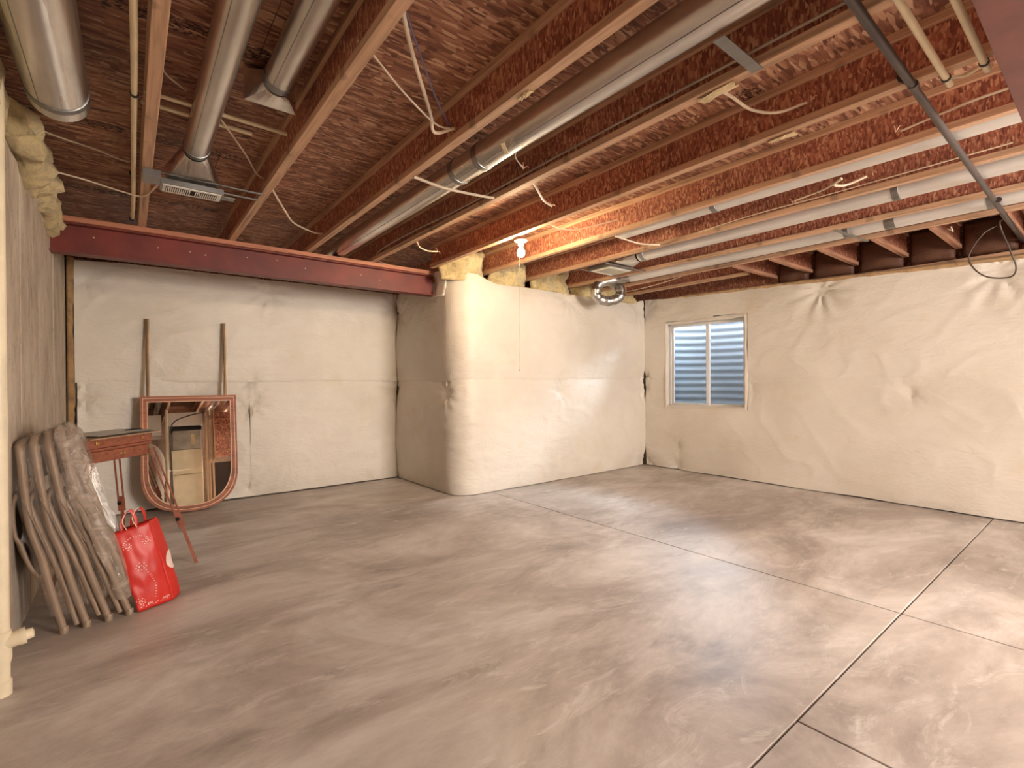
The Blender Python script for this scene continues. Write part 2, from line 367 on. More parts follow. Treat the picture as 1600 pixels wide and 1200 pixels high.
# back wall: s = x
fb = lambda s: (s, YB, 0, -1)
edge = curve([(-.40, 2.40), (0, 2.42), (2.8, 2.42)])
blanket(wb, fb, -.385, 2.80, K(1.27), edge, [(1.25, 2.30, .05, .13), (-.30, 2.24, .04, .10), (2.78, 2.26, .05, .12), (2.75, 1.33, .03, .05), (1.08, 1.30, .02, .05), (.2, 1.31, .02, .05)], .022, seed=1, ridge=(1.30, .008))
blanket(wb, fb, -.37, 1.06, lambda s: .012+.012*NZ(s*3, 1), K(1.32), [(-.33, 1.14, .05, .09), (1.02, .97, .05, .08), (1.03, .10, .04, .05), (.5, 1.1, .02, .09), (1.0, 1.25, .03, .05)], .012, seed=2)
blanket(wb, fb, 1.05, 2.80, lambda s: .012+.012*NZ(s*3, 1), K(1.31), [(1.07, 1.05, .04, .10), (2.78, 1.15, .055, .14), (1.06, .12, .03, .06), (2.4, .03, .03, .05), (1.07, 1.28, .03, .05)], .022, seed=3)
fo = MB()
rows = []
for j in range(60):
    z = 2.42*j/59; w_ = .018+.012*NZ(z*6, 3)+.01*NZ(z*20, 8); rows.append([(-.44+.004, YB-.02, z), (-.425, YB-.035, z), (-.41+w_, YB-.03, z), (-.40+w_, YB+.05, z)])
fo.grid(rows).build('fiberglass_edge', 'fiberb', wb, smooth=True)
# bay: path along x=2.80 (side), rounded corner, then y=4.5 (front)
Rr = .24; s_side = (YB-.02)-(YF+Rr); s_arc = Rr*math.pi/2
def fj(s):
    if s < s_side: return (2.80, YB-.02-s, -1, 0)
    if s < s_side+s_arc:
        a = (s-s_side)/Rr; return (2.80+Rr-Rr*math.cos(a), YF+Rr-Rr*math.sin(a), -math.cos(a), -math.sin(a))
    return (2.80+Rr+(s-s_side-s_arc), YF, 0, -1)
S0 = s_side+s_arc-(2.80+Rr)     # s = S0 + x on the front
send = S0+XR-.02
topj = curve([(0, 2.41), (s_side-.25, 2.41), (s_side-.02, 2.46), (S0+3.0, 2.46), (S0+3.35, 2.375), (S0+3.9, 2.385), (S0+4.6, 2.385), (S0+5.2, 2.36), (S0+5.75, 2.38), (send, 2.45)])
blanket(wj, fj, .015, send, K(1.27), topj, [(.06, 2.12, .05, .12), (S0+4.46, 2.30, .04, .10), (S0+5.9, 2.28, .03, .14), (S0+2.9, 2.33, .012, .08), (S0+5.98, 1.30, .03, .08)], .034, seed=4, ridge=(1.295, .008), hz=.6)
blanket(wj, fj, .015, send, K(.006), K(1.305), [(.05, 1.15, .05, .10), (s_side+.02, 1.13, .045, .10), (S0+4.32, 1.13, .055, .10), (S0+5.98, 1.15, .04, .12), (S0+6.0, .08, .04, .15)], .036, seed=5, hz=1.2)
# right wall: s = distance from the far corner (y = YF - s)
fr_ = lambda s: (XR, YF-.005-s, -1, 0)
sl = YF-YN-.02; HO = (YF-wy1, YF-wy0, wz0, wz1)
topr = curve([(0, 2.46), (.5, 2.42), (1.0, 2.40), (1.8, 2.375), (2.6, 2.345), (4, 2.29), (9, 2.29)])
blanket(wr, fr_, .015, sl, K(1.27), topr, [(.04, 1.32, .04, .07), (YF-2.14, 2.25, .055, .14), (YF-.72, 2.2, .045, .15), (.05, 2.3, .03, .12), (YF+.9, 2.2, .05, .14), (YF-2.93, 1.28, .02, .06)], .02, hole=HO, seed=6, ridge=(1.30, .006))
blanket(wr, fr_, .015, sl, lambda s: .010+.01*NZ(s*2, 4), K(1.30), [(.04, 1.15, .04, .08), (YF-3.93, .33, .03, .07), (YF-3.95, .05, .05, .07), (YF-1.35, 1.13, .028, .07), (.03, .06, .05, .09), (YF-2.9, 1.15, .03, .08)], .018, hole=HO, seed=7)
# vinyl returns wrapped into the window opening
def reveal(pa, pb, inn, name='window_reveal'):
    pa, pb, inn = Vector(pa), Vector(pb), Vector(inn); rows = []
    n = 40
    dirn = (pb-pa).normalized(); outw = -inn.normalized()
    for k in range(6):
        r = []
        for i in range(n+1):
            p = pa.lerp(pb, i/n); q = k/5
            off = .012*NZ(p.y*5+p.z*4, k*.5, 2)+.006*NZ(p.y*14, p.z*14, k)
            side = {0: -.045, 1: -.02, 2: 0, 3: 0, 4: .0, 5: .0}[k]
            dep = {0: -.006, 1: -.028, 2: -.022, 3: .01, 4: .05, 5: .085}[k]
            r.append(p+inn*(-side-off*(k < 4))*-1*-1+Vector((dep, 0, 0)))
        rows.append(r)
    MB().grid(rows).build(name, 'vinyl', wr, smooth=True)
reveal((XR, wy0, wz1), (XR, wy1, wz1), (0, 0, -1)); reveal((XR, wy0, wz0), (XR, wy1, wz0), (0, 0, 1))
reveal((XR, wy0, wz0), (XR, wy0, wz1), (0, 1, 0)); reveal((XR, wy1, wz0), (XR, wy1, wz1), (0, -1, 0))

# ------------------------------------------------------------------ fibreglass stuffed in bays and on wall tops
def lumpy(mb, pts, rx, rz, amp, seed, n=18, seg=6, freq=5):
    P = crom(pts, seg); rows = []
    for i, p in enumerate(P):
        d = (P[min(i+1, len(P)-1)]-P[max(i-1, 0)]).normalized(); sd = d.cross(Vector((0, 0, 1))).normalized(); e = 1-.55*(abs(2*i/(len(P)-1)-1))**6
        r = []
        for k in range(n):
            t = 2*math.pi*k/n; o = sd*math.cos(t)*rx*e+Vector((0, 0, 1))*math.sin(t)*rz*e
            q = p+o; nn = NZ(q.x*freq, q.y*freq, q.z*freq+seed)+.5*NZ(q.x*freq*3, q.y*freq*3, q.z*freq*3+seed)
            r.append(q+o.normalized()*amp*nn)
        rows.append(r)
    b = len(mb.v); mb.grid(rows, close=True); mb.f.append(tuple(b+k for k in range(n))); e0 = b+(len(P)-1)*n; mb.f.append(tuple(e0+k for k in range(n))[::-1]); return mb
t = MB(); lumpy(t, [(-.47, 5.1, 2.42), (-.44, 4.8, 2.45), (-.43, 4.4, 2.50), (-.44, 4.0, 2.53)], .08, .10, .085, 1, freq=7)
tag(t.build('fiberglass_batt', 'fiber', smooth=True, loc=(-.45, 4.5, 2.45)), 'ragged yellow fibreglass tuft above the left end of the red beam', 'insulation', 'fibreglass on the concrete wall')
t = MB(); lumpy(t, [(-.46, 4.2, 2.50), (-.43, 3.7, 2.50), (-.44, 3.2, 2.51)], .09, .115, .085, 4, freq=7)
tag(t.build('fiberglass_batt', 'fiber', smooth=True, loc=(-.45, 3.6, 2.5)), 'yellow fibreglass roll on the concrete wall beneath the thick capped duct', 'insulation', 'fibreglass on the concrete wall')
t = MB(); lumpy(t, [(-.49, 3.3, 2.50), (-.47, 2.7, 2.48), (-.47, 1.5, 2.52)], .08, .12, .08, 6, freq=7)
tag(t.build('fiberglass_batt', 'fiber', smooth=True, loc=(-.45, 2.4, 2.5)), 'yellow fibreglass nearest the camera, spilling over the concrete wall top', 'insulation', 'fibreglass on the concrete wall')
# bay: ragged top strip plus plugs between joist ends
t = MB(); lumpy(t, [(2.84, 4.62, 2.42), (3.5, 4.60, 2.37), (4.3, 4.60, 2.38), (5.2, 4.60, 2.36), (6.05, 4.60, 2.40)], .09, .035, .02, 2, seg=16)
tag(t.build('fiberglass_batt', 'fiber', smooth=True, loc=(4.4, 4.6, 2.38)), 'long yellow fibreglass strip showing above the rounded wall blanket', 'insulation')
JX = [.12, .745, 1.38, 2.02, 2.64, 3.29, 3.92, 4.66, 5.20]
bays = [(2.64, 3.29, 'beside the lit bulb holder'), (3.29, 3.92, 'behind the lit bulb'), (3.92, 4.66, 'above the white ceiling register'), (4.66, 5.20, 'behind the silver flexible elbow'), (5.22, 6.0, 'in the far corner')]
for k, (a, b, wh) in enumerate(bays):
    t = MB(); rows = []
    for j in range(13):
        r = []
        for i in range(19):
            u, v = i/18, j/12; x = a+.015+(b-a-.08)*u; z = 2.37+(.36)*v
            edge_ = min(u, 1-u, 1-v)
            yy = 4.63-.08*min(1, edge_*4)-.09*NZ(x*5, z*6, k*3)-.05*NZ(x*14, z*14, k); x += .03*NZ(z*9, k, i*.3)*(.3+v); z -= .05*v*abs(NZ(x*7, k*5))
            if k == 0: yy -= .18*max(0, 1-abs(u-.35)*1.6)*v
            r.append((x, yy, z))
        rows.append(r)
    t.grid(rows)
    tag(t.build('fiberglass_plug', 'fiber', smooth=True, solid=.02, loc=(a+.3, 4.6, 2.5)), 'yellow fibreglass plug between joist ends '+wh, 'insulation', 'fibreglass plugs above the rounded wall')
# rag of facing at the beam pocket
t = MB(); rows = []
for i in range(14):
    v = i/13; z = 2.49-.28*v; rows.append([(2.70+.035*math.sin(v*3.1)+.05*u+.012*NZ(u*3, v*6), 4.86-.14*math.sin(u*2.4)-.05*u-.02*NZ(u*5, v*5, 3), z+.01*NZ(u*9, v)) for u in [k/8 for k in range(9)]])
t.grid(rows); tag(t.build('torn_facing', 'vinyl', smooth=True, solid=.004, loc=(2.75, 4.8, 2.35)), 'torn crumpled facing flap at the right end of the red beam', 'insulation')
# strip over right wall
t = MB(); pts = [(6.12, 4.4, 2.44)]+[(6.10, YF-s, topr(s)+.012) for s in (1, 1.8, 2.6, 3.4, 4.4, 6, 8)]
lumpy(t, pts, .075, .024, .016, 9, seg=14, n=12, freq=7)
tag(t.build('fiberglass_batt', 'fiberb', smooth=True, loc=(6.1, 2, 2.35)), 'long tan fibreglass edge along the top of the window wall', 'insulation')

# ------------------------------------------------------------------ joists
ordn = ['leftmost', 'second', 'third', 'fourth', 'fifth', 'sixth', 'seventh', 'eighth', 'ninth']
what = ['thin wooden joist nearest the concrete wall, cream tube clipped along it', 'joist just right of the two short silver ducts', 'joist directly left of the long shiny duct', 'joist right of the long shiny duct, grey cable along its lower edge',
        'joist whose underside carries the lit bulb holder', 'joist facing the bulb, its OSB web brightly lit', 'joist just left of the middle white duct', 'joist between the two rightmost white ducts', 'last long joist, short blocking joists butting into it']
def joist(x, y0, y1, lab, grp='long ceiling joists'):
    o = thing('ceiling_joist', lab, 'joist', (x-.025, (y0+y1)/2, JB), grp)
    MB().box((x-.05, y0, JB), (x, y1, JB+.038)).build('bottom_flange', 'pine', o, bevel=.003)
    MB().box((x-.05, y0, JT-.038), (x, y1, JT)).build('top_flange', 'pine', o, bevel=.003)
    y = y0
    sh = random.uniform(.3, 2.2); cuts = [y0]+[y0+sh+2.44*k for k in range(6) if y0+sh+2.44*k < y1-.2]+[y1]
    for a, b in zip(cuts[:-1], cuts[1:]): MB().box((x-.031, a+.0015, JB+.036), (x-.019, b-.0015, JT-.036)).build('web', 'web', o)
    return o
for k, x in enumerate(JX): joist(x, YN, YB+.15 if x < 2.5 else 4.72, what[k])
joist(5.78, 2.78, 4.72, 'short end joist parallel to the window wall, in the far corner')
sy = [2.70, 2.31, 1.86, 1.43, 1.03, .61, .2, -.2, -.6, -1.0]
sw = ['farthest from the camera, above the window', 'second from the far corner', 'third from the far corner', 'fourth from the far corner', 'fifth, by the hanging wire hook', 'sixth, with the black cable hung on it', 'nearest visible, beyond the black gas pipe', 'a', 'b', 'c']
for k, y in enumerate(sy[:7]):
    o = thing('blocking_joist', 'short OSB-web blocking joist, '+sw[k], 'joist', (5.7, y, JB), 'short blocking joists over the window wall')
    MB().box((5.205, y-.045, JB-.01), (6.22, y, JB+.028)).build('bottom_flange', 'pinex', o, bevel=.003)
    MB().box((5.205, y-.045, JT-.038), (6.22, y, JT)).build('top_flange', 'pinex', o, bevel=.003)
    MB().box((5.205, y-.029, JB+.026), (6.22, y-.017, JT-.036)).build('web', 'web', o)
for k in range(7):
    y1 = sy[k]-.05; y0 = sy[k+1]+.005 if k < 6 else y1-.36; t = MB(); rows = []
    for j in range(9):
        r = []
        for i in range(13):
            u, v = i/12, j/8; bul = .05*(math.sin(math.pi*u)**.5)*(math.sin(math.pi*min(1, v*.9+.05))**.5) if 0 < u < 1 else 0
            r.append((6.24-bul-.02*NZ(u*4, v*4, k), y0+(y1-y0)*u, 2.40+.33*v))
        rows.append(r)
    tag(t.grid(rows).build('kraft_faced_batt', 'kraft', smooth=True, solid=.006, loc=(6.2, (y0+y1)/2, 2.5)), 'brown kraft-faced batt in the bay '+['just right of the farthest blocking joist', 'second from the far end', 'third from the far end', 'fourth from the far end', 'fifth, beside the black cable', 'sixth, behind the gas pipe', 'last at the right edge'][k], 'insulation', 'kraft-faced batts over the window wall')

# ------------------------------------------------------------------ steel beams and plate
BY = 4.86; bz0, bz1 = 2.235, 2.46
o = thing('steel_beam', 'long rust-red steel I-beam spanning from concrete wall to rounded wall', 'beam', (1.15, BY+.05, bz0))
MB().box((XL-.1, BY, bz0), (2.74, BY+.13, bz0+.012)).build('bottom_flange', 'red', o, bevel=.002)
MB().box((XL-.1, BY, bz1-.012), (2.74, BY+.13, bz1)).build('top_flange', 'red', o, bevel=.002)
MB().box((XL-.1, BY+.06, bz0+.011), (2.735, BY+.070, bz1-.011)).build('web', 'red', o)
bl = MB()
for (x, z) in ((1.35, 2.36), (.2, 2.37), (.42, 2.37), (.53, 2.36), (.85, 2.39), (1.9, 2.37), (2.1, 2.34), (-.2, 2.38), (1.1, 2.40)):
    bl.lathe((x, BY+.06, z), (0, -1, 0), [(0, .006), (.003, .005), (.004, .001)], 8)
b_ = bl.build('paint_speck', 'label', o); b_['kind'] = 'stuff'
tag(MB().box((XL-.05, BY-.03, bz1), (2.72, BY+.15, JB-.001)).build('timber_plate', 'plate', bevel=.003), 'orange-tan timber nailer lying on top of the red beam', 'timber')
o = thing('steel_beam', 'dull maroon steel beam overhead at the top right corner', 'beam', (1.0, .1, 2.25))
MB().box((-.4, .06, 2.262), (3.02, .262, 2.277)).build('bottom_flange', 'dred', o, bevel=.002)
MB().box((-.4, .06, JB-.016), (3.02, .262, JB-.001)).build('top_flange', 'dred', o, bevel=.002)
MB().box((-.4, .155, 2.275), (3.02, .168, JB-.015)).build('web', 'dred', o)
MB().lathe((2.5, .2, 2.262), (0, 0, -1), [(0, .012), (.006, .010), (.008, .004)], 8).build('bolt', 'dred', o)

# ------------------------------------------------------------------ ducts
def duct(lab, x, z, r, y0, y1, bands=(), mat='galv', seam=True):
    o = thing('round_duct', lab, 'duct', (x, (y0+y1)/2, z), 'round sheet-metal ducts in the joist bays')
    n = 28; pts = [(x, y0+(y1-y0)*k/12, z) for k in range(13)]
    MB().tube(pts, r, n).build('pipe', mat, o, smooth=True)
    for y in bands:
        MB().lathe((x, y-.022, z), (0, 1, 0), [(0, r), (.002, r+.004), (.02, r+.005), (.024, r+.003), (.042, r+.004), (.044, r)], n).build('collar', 'galvd', o, smooth=True)
    if seam: MB().bar((x-r*.5, y0, z-r*.866), (x-r*.5, y1, z-r*.866), .003, .003).build('seam', 'galvd', o)
    return o
def boot(o, x, y, z, r, yl, hw, hz, down=0):   # square-to-round transition at the duct end
    n = 24; rows = []
    for k in range(5):
        t = k/4; r_ = []
        for i in range(n):
            a = 2*math.pi*i/n; c, s = math.cos(a), math.sin(a); q = max(abs(c), abs(s))
            sx, sz = c/q*hw, s/q*hz
            r_.append((x+(c*r)*(1-t)+sx*t, y+yl*t, z+down*t+(s*r)*(1-t)+sz*t))
        rows.append(r_)
    mb = MB().grid(rows, close=True); b = (len(rows)-1)*n; mb.f.append(tuple(b+k for k in range(n)))
    return mb.build('boot', 'galv', o)
# thick capped duct
o = duct('thick galvanised duct at top left ending in a round cap', -.235, 2.545, .108, YN+.3, 2.93, (2.88, .8))
MB().lathe((-.235, 2.90, 2.545), (0, 1, 0), [(0, .110), (.075, .109), (.08, .104), (.078, .09)], 28).build('end_cap', 'galv', o, smooth=True)
# duct feeding the register between joists one and two
o = duct('silver duct ending at the boot with the white ceiling register', .32, 2.615, .064, YN+.3, 3.36, (3.33,))
boot(o, .32, 3.38, 2.615, .064, .20, .14, .045, -.10)
reg = thing('ceiling_register', 'white louvred register hanging between joists at the left duct boot', 'vent', (.32, 3.6, 2.44))
MB().box((.17, 3.53, 2.432), (.47, 3.66, 2.437)).build('frame', 'white', reg)
for k in range(26):
    x = .19+.26*k/25
    if 11 < k < 14: continue
    MB().obox((x, 3.595, 2.428), (.0028, 0, .002), (0, .042, 0), (-.0005, 0, .0007)).build('louver', 'white', reg)
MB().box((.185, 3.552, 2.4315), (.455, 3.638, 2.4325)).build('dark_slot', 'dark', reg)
MB().box((.16, 3.52, 2.438), (.48, 3.67, 2.468)).build('box', 'galvd', reg)
for y in (3.53, 3.66):
    MB().bar((.09, y+.0, 2.495), (.70, y, 2.495), .014, .006).build('hanger_bar', 'galvd', reg)
MB().box((.47, 3.57, 2.44), (.55, 3.63, 2.446)).build('tab', 'galvd', reg)
MB().box((.075, 3.50, 2.45), (.16, 3.62, 2.498)).build('side_clip', 'galvd', reg)
# short duct with boot up to the deck
o = duct('short silver duct with a dark boot, just left of the second joist', .55, 2.64, .062, YN+.3, 2.42, (2.40,))
boot(o, .55, 2.44, 2.64, .062, .13, .115, .075, .02)
# long shiny duct
o = duct('long shiny duct running diagonally to the red beam', 1.655, 2.585, .077, YN+.3, 5.6, (2.62, 2.36))
MB().bar((1.56, 2.05, 2.515), (1.62, 2.09, 2.49), .02, .008).build('strap', 'label', o)
o = duct('thin-looking white duct half hidden behind the sixth joist', 3.425, 2.58, .076, YN+.3, 2.78, (1.9,), mat='wduct', seam=False)
o = duct('middle white duct feeding the small far register', 4.20, 2.575, .077, YN+.3, 3.15, (3.1, 1.0), mat='wduct', seam=False)
boot(o, 4.20, 3.17, 2.575, .077, .2, .16, .05, -.02)
o7 = duct('rightmost white duct with foil tape band and silver elbow', 4.93, 2.565, .076, YN+.3, 3.85, (1.52, .62), mat='wduct', seam=False)
MB().lathe((4.93, 1.18, 2.565), (0, 1, 0), [(0, .0775), (.07, .0775)], 28).build('foil_tape', 'tape', o7, smooth=True)
st = MB().bar((4.62, 1.52, 2.495), (5.16, 1.44, 2.478), .03, .004).build('strap', 'galvd', o7)
el = crom([(4.93, 3.82, 2.56), (4.86, 3.98, 2.54), (4.68, 4.12, 2.49), (4.62, 4.15, 2.38), (4.66, 4.13, 2.29), (4.76, 4.06, 2.262), (4.87, 3.99, 2.31), (4.90, 4.00, 2.42), (4.92, 4.15, 2.52)], 8)
MB().tube(el, .06, 20, rf=lambda t: .062+.004*math.sin(t*75)).build('flexible_elbow', 'foil', o7, smooth=True)
reg2 = thing('ceiling_register', 'small white register beside the far wall top at the middle duct end', 'vent', (4.2, 3.6, 2.47))
MB().box((4.06, 3.44, 2.475), (4.40, 3.72, 2.48)).build('frame', 'white', reg2)
for k in range(14): MB().obox((4.08+.30*k/13, 3.58, 2.472), (.006, 0, .003), (0, .10, 0), (-.0005, 0, .001)).build('louver', 'white', reg2)
MB().box((4.04, 3.42, 2.481), (4.42, 3.74, 2.53)).build('box', 'galvd', reg2)
for y in (3.40, 3.76): MB().bar((3.93, y, 2.493), (4.62, y, 2.493), .02, .006).build('hanger_bar', 'galvd', reg2)

# ------------------------------------------------------------------ pipes under the joists
def xpipe(lab, name, y0, y1, xa, xb, z, r, mat, cat='pipe'):
    o = thing(name, lab, cat, ((xa+xb)/2, y0, z))
    MB().tube([(xa, y0, z), (xb, y1, z)], r, 14).build('pipe', mat, o, smooth=True); return o
gp = xpipe('black iron gas pipe slanting under the joists at right', 'gas_pipe', .535, .585, -.3, 6.22, 2.468, .0155, 'iron')
for x in (2.56, 4.66):
    MB().tube([(x-.02, .56, 2.452), (x, .575, 2.485), (x+.01, .60, 2.51), (x+.01, .61, 2.535)], .006, 6).build('hanger', 'black', gp, smooth=True)
    MB().lathe((x-.01, .553, 2.468), (1, 0, .01), [(0, .018), (.02, .018)], 12).build('coupling', 'iron', gp, smooth=True)
for (yy, xe, lab) in ((.462, 2.70, 'cream plastic pipe ending under the fifth joist, left one of the pair'), (.348, 2.69, 'cream plastic pipe ending under the fifth joist, closer to the maroon beam')):
    o = xpipe(lab, 'plastic_pipe', yy, yy, -.3, xe-.03, 2.475, .0125, 'pvc'); o['group'] = 'cream pipes at top right'
    MB().lathe((xe-.05, yy, 2.475), (1, 0, 0), [(0, .0125), (.03, .0135), (.045, .012), (.053, .006)], 14).build('end_elbow', 'pvc', o, smooth=True)
    MB().lathe((xe-.085, yy, 2.475), (1, 0, 0), [(0, .016), (.012, .016)], 14).build('pipe_clip', 'black', o, smooth=True)
tag(MB().tube(crom([(2.66, .462, 2.49), (2.70, .42, 2.495), (2.68, .39, 2.49), (2.66, .35, 2.495)]), .008, 8).build('cream_tube', 'pvc', smooth=True, loc=(2.66, .4, 2.49)), 'thin cream tube looping between the two plastic pipe ends', 'tube')
# cream tube along the first joist
o = thing('plastic_pipe', 'thin cream tube running beside the leftmost joist to the red beam', 'pipe', (.025, 1, 2.52))
MB().tube(crom([(.03, YN+.3, 2.53), (.028, 0, 2.53), (.018, 1.5, 2.528), (.028, 2.4, 2.52), (.032, 3.2, 2.518), (.036, 4.1, 2.505), (.035, 4.78, 2.53), (.035, 4.84, 2.60)], 6), .0125, 10).build('pipe', 'pvc', o, smooth=True)
for y in (2.68, 3.70, 4.72): MB().lathe((.03, y, 2.518), (0, 1, 0), [(0, .0165), (.012, .0165)], 12).build('pipe_clip', 'black', o, smooth=True)
# tubes between joists 1 and 2
for a, b, lab in (((.07, 2.885, 2.64), (.70, 2.885, 2.63), 'long cream stick crossing behind the left silver duct'), ((.06, 3.01, 2.645), (.55, 3.01, 2.635), 'shorter cream tube below the long one behind the left duct')):
    tag(MB().tube([a, b], .011, 10).build('cross_tube', 'pvc', smooth=True, loc=a), lab, 'tube')
tag(MB().box((1.70, .905, 2.497), (2.00, .95, 2.4995)).build('metal_strap', 'galvd', loc=(1.85, .93, 2.5)), 'flat galvanised strap by the long shiny duct at the top edge', 'strap')

# ------------------------------------------------------------------ cables
def cable(pts, r, lab, mat='cable', end=None):
    o = thing('electrical_cable', lab, 'cable', pts[0])
    MB().tube(crom(pts), r, 8).build('sheath', mat, o, smooth=True)
    if end:
        e = Vector(end); mb = MB()
        for k in range(3):
            d = Vector((random.uniform(-.03, .03), random.uniform(-.03, .03), random.uniform(-.02, .035)))
            mb.tube(crom([e, e+d*.6+Vector((0, 0, .01)), e+d]), .003, 6)
        mb.build('wire_end', 'copper', o, smooth=True)
    return o
cable([(.08, 2.62, 2.70), (.109, 2.644, 2.68), (.154, 2.756, 2.68), (.235, 2.843, 2.68)], .005, 'short white cable left of the middle left duct top')
cable([(-.43, 3.52, 2.62), (-.327, 3.584, 2.6), (-.161, 3.655, 2.6), (-.051, 3.70, 2.59), (.015, 3.71, 2.585)], .0045, 'upper thin white cable sagging from the concrete wall to the first joist')
cable([(-.42, 3.88, 2.52), (-.335, 3.886, 2.5), (-.205, 3.934, 2.5), (-.024, 4.0, 2.49), (.09, 4.01, 2.49), (.16, 3.7, 2.49)], .005, 'lower white cable from the concrete wall to the register box')
cable([(.33, 2.80, 2.67), (.363, 2.886, 2.64), (.548, 3.209, 2.6), (.652, 3.459, 2.6), (.715, 3.53, 2.6)], .005, 'white cable pair drooping right of the left silver duct')
cable([(.745, 3.50, 2.57), (.763, 3.54, 2.55), (.92, 3.87, 2.53), (1.06, 4.161, 2.54), (1.262, 4.345, 2.55), (1.35, 4.37, 2.56)], .007, 'thick white cable sagging between the second and third joists')
cable([(.70, 1.83, 2.56), (.766, 1.86, 2.56), (.975, 2.008, 2.55), (1.22, 2.157, 2.55), (1.33, 2.16, 2.56)], .0045, 'thin white cable crossing to the knot on the third joist')
cable([(.70, 1.48, 2.58), (.862, 1.717, 2.56), (1.16, 2.10, 2.56), (1.24, 2.20, 2.53), (1.33, 2.155, 2.56)], .0085, 'thick white cable dropping from the top edge to the third joist')
cable([(.72, 1.52, 2.58), (.888, 1.715, 2.57), (1.12, 1.979, 2.57), (1.31, 2.167, 2.57)], .004, 'thin bluish cable beside the thick white one at the third joist', 'bcable')
cable([(1.36, 2.672, 2.492), (1.606, 2.690, 2.484), (1.9, 2.661, 2.49), (1.95, 2.665, 2.5)], .009, 'white cable stretched straight under the long shiny duct')
cable([(1.74, 2.16, 2.56), (1.776, 2.205, 2.55), (1.90, 2.286, 2.55)], .004, 'short cable stub with copper ends right of the long shiny duct', end=(1.90, 2.286, 2.55))
cable([(2.03, 2.36, 2.53), (2.103, 2.399, 2.52), (2.269, 2.509, 2.505), (2.412, 2.585, 2.52)], .007, 'curved white cable stub hanging left of the bulb joist', end=(2.412, 2.585, 2.52))
cable([(2.2, 4.90, 2.51), (2.08, 4.86, 2.52), (1.985, 4.74, 2.53), (1.94, 4.463, 2.55), (1.955, 3.8, 2.565), (1.965, 3.2, 2.555), (1.964, 2.5, 2.555), (1.964, 1.8, 2.56), (1.964, .9, 2.56), (1.964, -.4, 2.56)], .006, 'long grey cable stapled along the fourth joist', 'gcable')
cable([(2.02, 1.10, 2.51), (2.19, 1.127, 2.55), (2.38, 1.131, 2.56), (2.543, 1.08, 2.58), (2.60, .97, 2.6)], .007, 'white cable drooping from the torn paper to the fifth joist', end=(2.60, .95, 2.6))
cable([(3.26, .76, 2.58), (3.262, .6, 2.60), (3.25, .456, 2.61), (3.25, .2, 2.61)], .007, 'white cable along the sixth joist web near the gas pipe', end=(3.25, .78, 2.58))
cable([(3.80, 1.50, 2.55), (3.733, 1.28, 2.55), (3.62, 1.15, 2.55)], .006, 'straight white stub left of the middle white duct', end=(3.80, 1.52, 2.55))
cable([(3.66, 1.16, 2.56), (3.70, 1.22, 2.55), (3.80, 1.18, 2.56), (3.86, 1.08, 2.60)], .008, 'white cable loop above the middle white duct', end=(3.86, 1.05, 2.61))
cable([(3.862, 2.3, 2.53), (3.862, 1.796, 2.55), (3.862, 1.3, 2.55), (3.862, .4, 2.56)], .004, 'thin cable stapled along the seventh joist')
cable([(3.29, 2.735, 2.497), (3.6, 2.71, 2.48), (3.83, 2.664, 2.497)], .007, 'white cable crossing under the bay right of the bulb')
cable([(2.66, 2.97, 2.60), (2.8, 2.97, 2.545), (3.0, 2.92, 2.545), (3.22, 2.65, 2.60)], .005, 'thin cable drooping between bulb joist and the lit joist')
cable([(2.04, 3.948, 2.51), (2.13, 4.06, 2.50), (2.25, 4.12, 2.50), (2.36, 4.15, 2.52)], .007, 'short white cable hook right above the middle of the red beam', end=(2.37, 4.15, 2.52))
cable([(5.45, 4.488, 2.5), (5.396, 4.063, 2.49), (5.33, 3.633, 2.5), (5.24, 3.2, 2.53)], .006, 'white cable slanting near the far corner above the window')
o = cable([(5.30, .64, 2.44), (5.28, .72, 2.38), (5.30, .80, 2.22), (5.32, .72, 2.07), (5.36, .58, 2.035), (5.36, .54, 2.10), (5.32, .57, 2.24), (5.28, .62, 2.44), (5.2, .58, 2.46)], .0055, 'thin black cable loop dangling at the right edge', 'dcable')
cable([(5.26, .90, 2.49), (5.27, .89, 2.455), (5.31, .90, 2.465), (5.32, .93, 2.49)], .005, 'small bent wire hook under the right-hand blocking joists')
def tornpaper(c, s, lab):
    c = Vector(c); mb = MB(); rows = []
    for i in range(7):
        rows.append([(c.x+s*(u-.5)*.5+.012*NZ(u*5, i), c.y+(i/6-.5)*s*1.6+.012*NZ(i, u*7, 4), c.z-.004-.02*abs(NZ(i*.7, u*3, c.x))) for u in (0, .25, .5, .75, 1)])
    tag(mb.grid(rows).build('torn_paper', 'label', smooth=False, solid=.002, loc=c), lab, 'paper scrap', 'paper scraps stuck under joists')
tornpaper((2.01, 1.10, JB), .10, 'torn cream paper stuck under the fourth joist at the cable end')
tornpaper((2.64, 1.10, JB), .08, 'torn yellow paper stuck under the fifth joist')
tornpaper((1.36, 1.62, JB), .05, 'tiny torn paper tag under the third joist')

